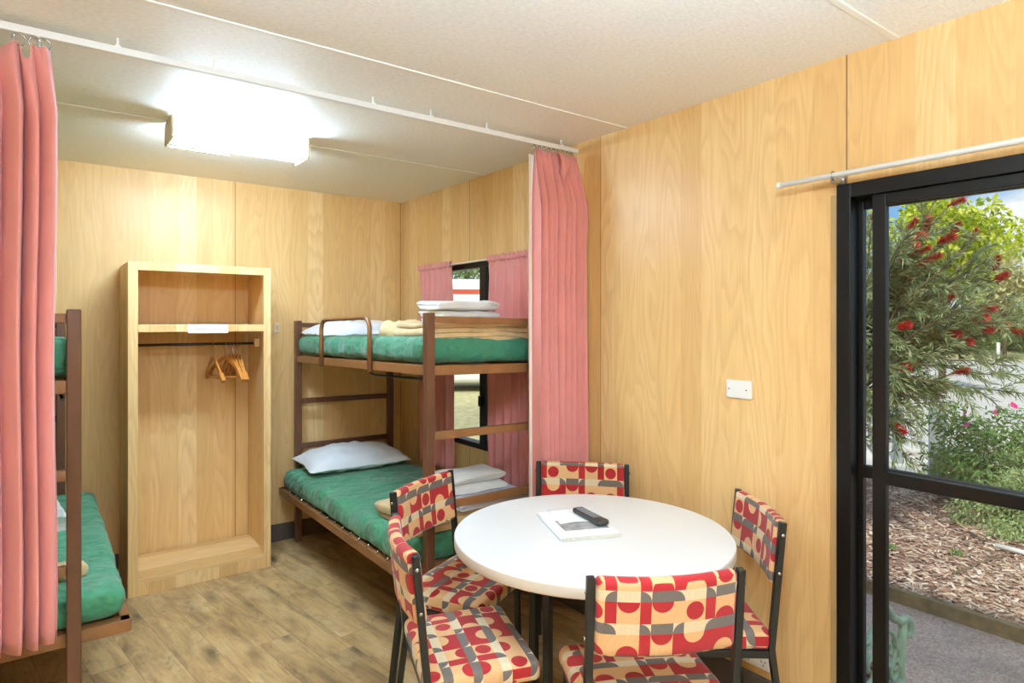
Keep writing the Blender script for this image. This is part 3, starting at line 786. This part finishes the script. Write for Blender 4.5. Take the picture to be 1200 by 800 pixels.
rm = thing('remote_control', 'dark grey remote control lying on the booklet', 'remote control', (1.625, 1.695, .7565), math.radians(-12))
bd = soft((.046, .185, .02), .008, (8, 20, 5), fn=lambda q: Vector((q.x * (1 + .12 * (q.y < -.05) * (-q.y - .05) / .04), q.y, q.z))).build('body', M['remote'], rm, (0, 0, .011))
for i in range(3):
    for j in range(8):
        MB().box(-.0165 + i * .0125, -.0085 + i * .0125, -.05 + j * .0155, -.041 + j * .0155, .0205, .0225).build('button', M['key'], rm, bevel=.0008)

# ------------------------------------------------------------------ chairs
def make_chair(label):
    t = thing('dining_chair', label, 'chair', (0, 0, 0), 0, 'dining chairs around the round table')
    sx = .205; tube = .022
    def seat_uv(c, n): zt = .46; return (c.x + n.x * (zt - c.z) * .9, c.y + n.y * (zt - c.z) * .9)
    def crown(q): return Vector((q.x, q.y, q.z + .008 * (1 - (q.x / .22) ** 2) * (1 - (q.y / .19) ** 2)))
    soft((.42, .352, .062), .022, (22, 20, 6), .0015, 9, 2, fn=crown).build('seat', M['fabric'], t, (0, -.03, .432), uv=lambda c, n: (c.x + n.x * (.031 - c.z) * .9, c.y + n.y * (.031 - c.z) * .9))
    def curve(q):  # concave back pad
        return Vector((q.x, q.y + .028 * ((q.x / .2) ** 2 - 1) + -.0 * q.z, q.z))
    soft((.386, .04, .212), .017, (26, 4, 14), .001, 9, 4, fn=curve).build('backrest', M['fabric'], t, (0, -.222, .722), (math.radians(6.5), 0, 0), uv=lambda c, n: (c.x, c.z + .02 * (1 if n.z > .5 else 0)))
    for s in (-1, 1):
        x = s * sx
        m = MB(); m.bar((x, -.252, 0), (x, -.196, .42), tube, tube, (0, 1, 0)); m.bar((x, -.197, .41), (x, -.236, .826), tube, tube, (0, 1, 0))
        lg = m.build('rear_leg', M['black'], t, bevel=.003)
        for z in (.66, .785):
            yc = -.197 - (z - .41) * .094
            MB().lathe([(.006, 0), (.006, .0025), (.003, .004)], 10).build('bolt', M['chrome'], lg, (x + s * tube / 2, yc, z), (0, s * PI / 2, 0))
        m = MB(); m.bar((x * .95, .112, 0), (x * .92, .102, .405), tube, tube, (0, 1, 0)); m.build('front_leg', M['black'], t, bevel=.003)
        MB().bar((x * .985, -.19, .392), (x * .92, .115, .392), tube, .024).build('side_frame', M['black'], t, bevel=.002)
    MB().bar((-sx + .01, -.19, .392), (sx - .01, -.19, .392), tube, .024).build('rear_frame', M['black'], t, bevel=.002)
    MB().bar((-sx * .9, .103, .392), (sx * .9, .103, .392), tube, .024).build('front_frame', M['black'], t, bevel=.002)
    return t
def place(mid, nx, ny):
    l = math.hypot(nx, ny); nx, ny = nx / l, ny / l
    return (mid[0] + .235 * nx, mid[1] + .235 * ny, 0), math.atan2(-nx, ny)
CH = [((1.315, 1.083), .483, .876, 'retro circle patterned chair nearest the camera with its back turned'),
      ((.912, 1.785), .949, -.315, 'retro circle patterned chair on the left side with its whole seat in view'),
      ((1.275, 2.320), .445, -.896, 'retro circle patterned chair in front of the right bunk bed'),
      ((2.030, 2.170), -.72, -.69, 'retro circle patterned chair on the far side of the table by the gathered curtain'),
      ((2.076, 1.294), -.80, .60, 'retro circle patterned chair beside the right wall and power point')]
c0 = make_chair(CH[0][3]); c0.location, c0.rotation_euler[2] = place(*CH[0][:3])
for mid, nx, ny, l in CH[1:]:
    loc, rz = place(mid, nx, ny); dup(c0, loc, rz, l)

# ------------------------------------------------------------------ wall fittings
sw = thing('light_switch', 'white light switch plate on the right wall above the table', 'light switch', (XR, 1.464, 1.217))
soft((.009, .114, .072), .003, (4, 8, 8)).build('plate', M['plastic'], sw, (-.0045, 0, 0))
for y, z in ((.043, 0), (-.034, -.002)):
    MB().lathe([(.003, 0), (.003, .001), (.001, .0016)], 10).build('screw', M['greyp'], sw, (-.009, y, z), (0, -PI / 2, 0))
MB().box(-.0115, -.009, -.042, -.028, -.022, -.008).build('rocker', M['plastic'], sw, bevel=.001)
po = thing('power_outlet', 'white double power point low on the right wall behind the chair', 'power outlet', (XR, 1.378, .2))
soft((.024, .118, .074), .004, (4, 8, 8)).build('plate', M['plastic'], po, (-.012, 0, 0))
for y in (-.03, .03):
    for dy, dz, r in ((-.008, 0, .6), (.008, 0, -.6), (0, -.014, 0)):
        MB().box(-.0008, .0008, -.0015, .0015, -.004, .004).build('slot', M['greyp'], po, (-.0242, y + dy, -.006 + dz), (r, 0, 0))
    MB().box(-.027, -.024, y - .005, y + .005, .014, .026).build('switch', M['plastic'], po, bevel=.001)
ws = thing('wall_switch', 'small beige switch on the back wall right of the wardrobe', 'light switch', (1.285, YB, 1.445))
soft((.035, .012, .068), .004, (6, 3, 8)).build('plate', M['lampbody'], ws, (0, -.006, 0))
MB().box(-.006, .006, -.018, -.012, -.012, .012).build('toggle', M['oak'], ws, bevel=.001)

# ------------------------------------------------------------------ outside
struct(MB().box(XR + T, 4.36, -6, 9.0, G - .1, G).build('patio_paving', M['patio']), 'pebbled concrete patio outside the sliding door', 'patio')
struct(MB().box(4.40, 9.2, -6, 4.6, G - .1, G - .005).build('garden_bed', M['mulch']), 'bark mulch garden bed beyond the patio', 'garden bed')
struct(MB().box(-60, 120, -60, 120, G - .3, G - .06).build('lawn', M['lawn']), 'dry lawn around the cabin', 'lawn')
rv = MB(); rv.add([(9.2, -8, G - .02), (60, -8, G - .02), (60, 19, G - .02), (16, 10.5, G - .02), (9.2, 6.5, G - .02)], [(0, 1, 2, 3, 4)])
struct(rv.build('road', M['road'], solid=.02), 'pale asphalt driveway beyond the garden', 'road')
kb = MB(); kb.bar((8.9, -6, G), (8.9, 2.2, G), .16, .12); kb.bar((8.9, 2.2, G), (10.6, 6.0, G), .16, .12)
struct(kb.build('kerb', M['conc'], bevel=.02), 'pale concrete kerb beside the driveway', 'kerb')
fp = MB().add([(7.6, 3.5, G + .0), (8.8, 2.6, G), (10.5, 6.0, G), (9.0, 8.0, G)], [(0, 1, 2, 3)])
struct(fp.build('footpath', M['conc'], solid=.03), 'pale concrete path behind the grey post', 'path')
te = tag(MB().bar((4.38, -6, G + .02), (4.38, 9.0, G + .02), .045, .13).build('timber_edging', M['timber'], bevel=.004), 'weathered timber edging between patio and mulch', 'garden edging')
# bark chips
random.seed(21); ch = MB()
for i in range(13000):
    x = 4.45 + 3.6 * random.random() ** 1.5; y = -.5 + random.random() * 4.4
    l, wd_ = random.uniform(.008, .04), random.uniform(.004, .010)
    mt = Matrix.Translation((x, y, G + random.uniform(0, .012))) @ Matrix.Rotation(random.random() * 6.28, 4, 'Z') @ Matrix.Rotation(random.uniform(-.35, .35), 4, 'Y') @ Matrix.Rotation(random.uniform(-.4, .4), 4, 'X')
    ch.box(-l, l, -wd_, wd_, -.002, .003, mt)
tag(ch.build('bark_chips', M['chips']), 'loose bark chips covering the garden bed', 'bark chips', kind='stuff')

def blade(mb, p, d, L, wd_, up):
    d = d.normalized(); r = d.cross(up)
    r = r.normalized() if r.length > 1e-4 else Vector((1, 0, 0))
    mid = p + d * L * .5 + Vector((0, 0, -.04 * L)); tip = p + d * L + Vector((0, 0, -.16 * L))
    mb.add([p, mid + r * wd_ / 2, tip, mid - r * wd_ / 2], [(0, 1, 2, 3)])
RV = lambda: Vector((random.gauss(0, 1), random.gauss(0, 1), random.gauss(0, 1))).normalized()

def bottlebrush():
    random.seed(5)
    base = Vector((5.6, 3.0, G)); t = thing('bottlebrush_tree', 'bottlebrush tree with narrow grey green leaves and red brush flowers outside the glass door', 'tree', base)
    tr_, lf = MB(), MB()
    top = Vector((.05, -.25, 1.3))
    tr_.tube([(0, 0, 0), (.02, -.06, .4), (.0, -.15, .8), top], [.06, .05, .042, .03], 8)
    fl = [(5.5, 2.13, 2.21), (5.61, 2.05, 2.22), (5.54, 2.11, 2.12), (5.57, 2.08, 2.03), (5.46, 2.16, 2.0), (5.53, 2.12, 2.03), (5.45, 2.17, 1.95), (5.56, 2.09, 1.93), (5.64, 2.04, 1.98),
          (5.77, 1.93, 2.41), (5.79, 1.92, 2.2), (5.9, 1.83, 2.13), (6.05, 1.72, 1.91), (6.06, 1.72, 1.82), (5.76, 1.93, 1.66), (5.93, 1.82, 1.50), (5.97, 1.79, 1.42), (5.45, 2.17, 1.44),
          (5.75, 1.94, 1.39), (6.08, 1.7, 1.41), (6.15, 1.66, 1.43), (5.43, 2.19, 1.11), (5.8, 1.91, 1.08), (5.43, 2.19, .68), (5.83, 1.89, 1.33), (5.28, 2.3, 2.31), (5.96, 1.79, 1.59), (5.71, 1.98, 2.12), (5.69, 2.0, 2.46)]
    ends = [(Vector(q) - base, True) for q in fl]
    for i in range(95):
        a = random.uniform(0, 2 * PI); el = random.uniform(-.3, 1.1); R = random.uniform(.75, 1.15)
        c = Vector((.12, -.45, 1.55))
        e = c + Vector((math.cos(a) * math.cos(el) * 1.05, math.sin(a) * math.cos(el) * 1.05, math.sin(el) * 1.25)) * R
        ends.append((e, False))
    # low weeping and far right sprays
    for q in [(5.5, 2.2, .55), (5.55, 2.15, .35), (5.36, 2.34, .8), (5.8, 1.95, .95), (6.2, 1.64, 1.55), (6.22, 1.6, 1.7), (6.1, 1.75, 2.0), (5.7, 2.0, .95), (5.6, 2.1, .8), (5.5, 2.2, .95), (5.6, 2.1, 1.2), (5.7, 2.0, 1.5), (5.85, 1.9, 1.75), (5.3, 2.4, 1.2), (5.3, 2.4, 1.6), (5.35, 2.35, 2.0)]:
        ends.append((Vector(q) - base, False))
    flowers = []
    for e, isf in ends:
        st = top * random.uniform(.55, 1.0); mid = st.lerp(e, .5) + Vector((0, 0, .18)) + RV() * .12
        pts = [st.lerp(mid, k / 4) if k < 4 else mid for k in range(5)] + [mid.lerp(e, k / 5) for k in range(1, 6)]
        pts = [p + RV() * .015 for p in pts[:-1]] + [e]
        tr_.tube(pts, [.012 - .0009 * i for i in range(len(pts))], 5)
        d0 = (pts[-1] - pts[-2]).normalized()
        # twigs
        tw = [(pts, .45)]
        for k in range(5):
            i = random.randint(3, len(pts) - 2); p = pts[i]; dd = (d0 + RV() * .8).normalized()
            L = random.uniform(.15, .35); q = [p, p + dd * L * .5, p + dd * L + Vector((0, 0, -.04))]
            tr_.tube(q, .0025, 4); tw.append((q, 0))
        for q, s0 in tw:
            n = 85 if q is pts else 52
            for j in range(n):
                f = s0 + (1 - s0) * random.random(); i = min(int(f * (len(q) - 1)), len(q) - 2)
                p = q[i].lerp(q[i + 1], f * (len(q) - 1) - i); dd = (q[i + 1] - q[i]).normalized()
                blade(lf, p, dd * .9 + RV() * .75, random.uniform(.05, .10), random.uniform(.007, .012), RV())
        if isf: flowers.append((e, d0))
    tr_.build('trunk', M['bark'], t); lf.build('foliage', M['brushleaf'], t)
    fm = MB()
    for i in range(800):
        z = random.uniform(0, .09); r = RV(); r.z *= .25; r = r.normalized() + Vector((0, 0, .35))
        p = Vector((0, 0, z)); L = random.uniform(.026, .038); s_ = r.cross(Vector((0, 0, 1))).normalized() * .0011
        fm.add([p - s_, p + s_, p + r * L + s_, p + r * L - s_], [(0, 1, 2, 3)])
    fm.tube([(0, 0, -.02), (0, 0, .09)], .005, 6)
    f0 = None
    for e, d0 in flowers:
        if f0 is None: f0 = fm.build('red_flower', M['redflower'], t); o = f0
        else:
            o = f0.copy(); COL.objects.link(o); o.parent = t
        o.location = e; dd = (d0 + RV() * .5).normalized()
        o.rotation_euler = dd.to_track_quat('Z', 'Y').to_euler(); s_ = random.uniform(.9, 1.2); o.scale = (s_, s_, s_)
bottlebrush()

def leafy(name, label, cat, base, crown_c, rad, n, leafm, L, wd_, seed, trunk=True, group=None, flowers=0):
    random.seed(seed); base = Vector(base)
    t = thing(name, label, cat, base, 0, group)
    lf, tk = MB(), MB(); cc = Vector(crown_c)
    cl = [cc + Vector((random.gauss(0, .45) * rad[0], random.gauss(0, .45) * rad[1], random.gauss(0, .42) * rad[2])) for _ in range(26)]
    for i in range(n):
        c = random.choice(cl); r = RV() * random.random() ** .4 * .42
        p = c + Vector((r.x * rad[0], r.y * rad[1], r.z * rad[2]))
        if p.z < .01: p.z = abs(p.z) * .5 + .01
        blade(lf, p, RV() + (p - cc).normalized() * .6, L * random.uniform(.6, 1.3), wd_ * random.uniform(.7, 1.2), RV())
    if trunk: tk.tube([(0, 0, 0), (.03, .02, cc.z * .5), (cc.x, cc.y, cc.z)], [.05 * rad[0] + .03, .04 * rad[0] + .02, .01], 7)
    for c in cl: tk.tube([(cc.x * .3, cc.y * .3, 0 if not trunk else cc.z * .5), ((cc.x * .4 + c.x * .6), (cc.y * .4 + c.y * .6), c.z * .6 + (cc.z * .25 if trunk else 0)), c], [.012 * max(1, rad[0]), .008 * max(1, rad[0]), .003], 5)
    tk.build('trunk' if trunk else 'stem', M['bark'], t); lf.build('foliage', leafm, t)
    f0 = None
    if flowers:
        fm = MB()
        for k in range(11):
            a = 2 * PI * k / 11
            fm.grid(lambda u, v: (math.cos(a) * (.002 + .024 * v) - math.sin(a) * (u - .5) * .011 * math.sin(PI * (v * .8 + .2)), math.sin(a) * (.002 + .024 * v) + math.cos(a) * (u - .5) * .011 * math.sin(PI * (v * .8 + .2)), .006 * v), 1, 3)
        for k in range(flowers):
            p = cc + Vector((random.uniform(-.9, .9) * rad[0], random.uniform(-.9, .9) * rad[1], rad[2] * random.uniform(.75, 1.15)))
            if f0 is None: f0 = fm.build('pink_flower', M['pinkflower'], t); o = f0
            else: o = f0.copy(); COL.objects.link(o); o.parent = t
            o.location = p; o.rotation_euler = (random.uniform(-.9, .9), random.uniform(-1.1, -.2), 0); o.scale = (1.7,) * 3
    return t
leafy('flowering_shrub', 'green shrub with magenta flowers behind the low bush outside', 'shrub', (7.5, 1.85, G), (0, 0, .42), (.55, .62, .52), 12000, M['shrubleaf'], .07, .022, 31, False, flowers=12)
leafy('low_bush', 'low pale green feathery bush in the bark mulch outside', 'shrub', (6.75, 1.66, G), (0, 0, .24), (.40, .44, .36), 13000, M['herbleaf'], .05, .014, 32, False)
leafy('yellow_tree', 'bright yellow green tree beyond the bottlebrush', 'tree', (18.3, 6.3, G), (0, 0, 3.75), (1.3, 1.25, 1.3), 9000, M['yleaf'], .16, .09, 33)
leafy('pale_tree', 'pale cream green tree far off against the sky', 'tree', (39.5, 10.8, G), (0, 0, 3.8), (1.4, 1.5, 1.9), 4000, M['paleleaf'], .3, .16, 34)
far = [((46, 9.5), 3.4, 'leftmost'), ((50, 13.5), 2.6, ''), ((42, 16.8), 3.6, ''), ((36, 18.5), 3.8, ''), ((52, 3), 3.6, '')]
fl_ = ['far green tree at the right edge beyond the driveway', 'far green tree just under the pale tree', 'far green tree beyond the driveway behind the bottlebrush', 'far green tree behind the left part of the bottlebrush', 'far green tree out beyond the right of the driveway']
for i, ((x, y), h, _) in enumerate(far):
    leafy('distant_tree', fl_[i], 'tree', (x, y, G), (0, 0, h * .5), (2.6, 2.6, h * .55), 4200, M['dleaf'], .32, .18, 40 + i, group='trees beyond the driveway')
tx = [((12.0, 23.0), 4.6, 'far green tree seen through the window above the white van, left one'), ((16.6, 21.4), 4.9, 'far green tree seen through the window above the white van, right one')]
for i, ((x, y), h, l) in enumerate(tx):
    leafy('distant_tree', l, 'tree', (x, y, G), (0, 0, h * .55), (2.2, 2.2, h * .5), 4200, M['dleaf'], .26, .15, 50 + i, group='trees beyond the window')
# grey post with low rail beyond the garden
gp = thing('bollard_post', 'grey painted square post beyond the garden bed', 'post', (8.1, 2.84, G), .4)
MB().box(-.075, .075, -.075, .075, 0, .82).build('post', M['postgrey'], gp, bevel=.01)
MB().add([(-.075, -.075, .82), (.075, -.075, .82), (.075, .075, .82), (-.075, .075, .82), (0, 0, .86)], [(0, 1, 4), (1, 2, 4), (2, 3, 4), (3, 0, 4)]).build('cap', M['postgrey'], gp)
gr = thing('low_fence', 'grey low rail fence behind the bottlebrush leaves', 'fence', (8.6, 3.4, G), .9)
MB().box(0, 2.2, -.03, .03, .42, .62).build('rail', M['postgrey'], gr, bevel=.01)
for x in (.1, 2.1): MB().box(x - .05, x + .05, -.04, .04, 0, .7).build('post', M['postgrey'], gr, bevel=.01)
pv = tag(MB().tube([(6.02, 1.70, G + .03), (5.95, 1.2, G + .03)], .02, 10).build('white_pipe', M['plastic']), 'white pipe lying on the bark mulch at the right edge', 'pipe')
for i, (x, y, l) in enumerate(((40, 11.2, 'small white marker post on the far grass, left one'), (41, 10.2, 'small white marker post on the far grass, right one'))):
    tag(MB().box(x - .07, x + .07, y - .07, y + .07, G - .06, G + .75).build('marker_post', M['vanw'], bevel=.02), l, 'post', 'white marker posts')
struct(MB().add([(36, -8, G), (90, -8, G), (90, 40, G), (36, 30, G)], [(0, 1, 2, 3)]).build('far_grass', M['lawn'], solid=.02), 'strip of grass beyond the driveway', 'lawn')
for i, (x, y, l) in enumerate(((5.625, 1.778, 'small green weed tuft in the bark mulch'), (5.35, 2.2, 'tiny weed tuft in the bark mulch near the door stile'))):
    random.seed(60 + i); mb = MB(); y += .05 * (i == 0)
    for k in range(90): blade(mb, Vector((random.gauss(0, .02), random.gauss(0, .02), 0)), RV() * .7 + Vector((0, 0, 1)), random.uniform(.03, .07), .008, RV())
    tag(mb.build('weed_tuft', M['shrubleaf'], None, (x, y, G)), l, 'plant')
for i, (a, b_, l) in enumerate((((5.15, 1.72, G + .015), (5.85, 1.6, G + .02), 'thin grey stick on the bark mulch before the bush'), ((6.25, 1.95, G + .02), (5.98, 1.72, G + .05), 'bent twig on the bark mulch by the white pipe'))):
    A, B = Vector(a), Vector(b_); random.seed(i)
    tag(MB().tube([A.lerp(B, k / 6) + RV() * .012 for k in range(7)], [.009, .01, .009, .008, .007, .006, .004], 6).build('stick', M['bark']), l, 'stick')

# garden bench with cast iron ends
bn = thing('garden_bench', 'garden bench with pale green cast iron scroll ends outside the door', 'bench', (2.285, 1.06, G - .02))
def bench_end(y):
    m = MB()
    arm = [(.03, .60), (.07, .66), (.13, .655), (.17, .685), (.20, .73), (.25, .74), (.32, .675), (.38, .645), (.43, .640), (.465, .625), (.478, .59), (.462, .565), (.435, .572), (.432, .592)]
    P3 = lambda q: [(a, y, b_) for a, b_ in q]
    m.tube(P3(arm), [.016] * 9 + [.017, .017, .015, .013, .012], 8)
    m.tube(P3([(.41, .64), (.395, .56), (.385, .45), (.40, .3), (.385, .15), (.42, .03), (.47, .0)]), .017, 8)     # front leg
    m.tube(P3([(-.02, .95), (.0, .8), (.03, .6), (.06, .42), (.03, .25), (.0, .1), (-.02, .0)]), .017, 8)         # back leg and upright
    m.tube(P3([(.05, .42), (.2, .40), (.39, .42)]), .016, 8)
    def spiral(cx, cz, r0, turns, sg, st):
        return P3([(cx + r0 * (1 - .8 * k / 30) * math.cos(st + sg * turns * 2 * PI * k / 30), cz + r0 * (1 - .8 * k / 30) * math.sin(st + sg * turns * 2 * PI * k / 30)) for k in range(31)])
    for cx, cz, r, sg, st in ((.13, .55, .085, 1, 1.2), (.27, .56, .08, -1, 1.6), (.12, .34, .06, -1, .5), (.25, .32, .06, 1, 2.5), (.33, .47, .045, 1, 0), (.14, .2, .05, 1, 1), (.26, .19, .05, -1, 2)):
        m.tube(spiral(cx, cz, r, 1.4, sg, st), .010, 6)
    for cx, cz in ((.20, .46), (.19, .27), (.33, .33), (.07, .5), (.2, .12), (.345, .57)):
        m.tube([(cx, y - .012, cz), (cx, y + .012, cz)], .02, 8)
    return m
bench_end(0).build('cast_end', M['verd'], bn); bench_end(1.2).build('cast_end', M['verd'], bn)
for i in range(5): MB().box(.07 + i * .065, .12 + i * .065, .015, 1.185, .425, .447).build('seat_slat', M['slat'], bn, bevel=.004)
for i in range(3): MB().box(.0 - i * .012, .02 - i * .012, .015, 1.185, .60 + i * .11, .67 + i * .11).build('back_slat', M['slat'], bn, bevel=.004)

# white caravan seen through the window
cv = thing('parked_caravan', 'white caravan with an orange stripe seen through the window', 'caravan', (10.2, 14.6, G - .06), -.57)
cvw = soft((6.4, 2.2, 2.75), .12, (12, 10, 10)).build('body', M['vanw'], cv, (0, 0, 1.62))
MB().box(-3.21, 3.21, -1.112, -1.10, 2.60, 2.72).build('stripe', M['vanr'], cv)
for x in (-1.9, .4, 2.0): MB().box(x - .45, x + .45, -1.11, -1.10, 1.35, 1.85).build('caravan_window', M['postgrey'], cv)
for x in (1.6, 2.4):
    for y in (-.95, .95):
        m = MB(); m.tube([(x, y - .1, .33), (x, y + .1, .33)], .33, 20); m.build('wheel', M['black'], cv)

# ------------------------------------------------------------------ sky, sun, camera
wd_ = bpy.data.worlds.new('sky'); sc.world = wd_; wd_.use_nodes = True
b = NB(wd_.node_tree); bg = wd_.node_tree.nodes['Background']
dv = b.n('ShaderNodeTexCoord').outputs['Generated']
x, y, z = b.sep(dv)
grad = b.ramp(b.m('MAXIMUM', z, 0.0), [(0, srgb(178, 202, 226)), (.12, srgb(120, 164, 212)), (.35, srgb(140, 168, 202)), (1, srgb(150, 170, 198))])
cn = b.noise(b.n('ShaderNodeVectorMath', {0: dv, 1: (1, 1, 2.6)}, operation='MULTIPLY').outputs[0], 3.6, 6, .58).outputs[0]
cm = b.ramp(cn, [(.47, (0, 0, 0, 1)), (.62, (1, 1, 1, 1))])
b.nt.links.new(b.mix(cm, grad, srgb(226, 226, 228)), bg.inputs[0]); bg.inputs[1].default_value = 1.0
sl = bpy.data.lights.new('sun', 'SUN'); sl.energy = 3.0; sl.angle = math.radians(3); sl.color = (1, .95, .87)
so = bpy.data.objects.new('sun', sl); COL.objects.link(so)
so.rotation_euler = Vector((.62, .30, -.74)).to_track_quat('-Z', 'Y').to_euler()

cam = bpy.data.cameras.new('camera'); co = bpy.data.objects.new('camera', cam); COL.objects.link(co)
co.location = (0, 0, 1.48); co.rotation_euler = (PI / 2, 0, -math.radians(36.75))
cam.sensor_width = 36; cam.lens = 740 / 1200 * 36; cam.shift_y = -22 / 1200; cam.clip_start = .05; cam.clip_end = 500
sc.camera = co

sc.view_settings.view_transform = 'Standard'; sc.view_settings.look = 'None'
sc.view_settings.exposure = .57; sc.view_settings.gamma = 1; sc.view_settings.use_curve_mapping = False
sc.cycles.use_denoising = True
sc.cycles.max_bounces = 10; sc.cycles.diffuse_bounces = 6; sc.cycles.transparent_max_bounces = 12
sc.cycles.sample_clamp_indirect = 6
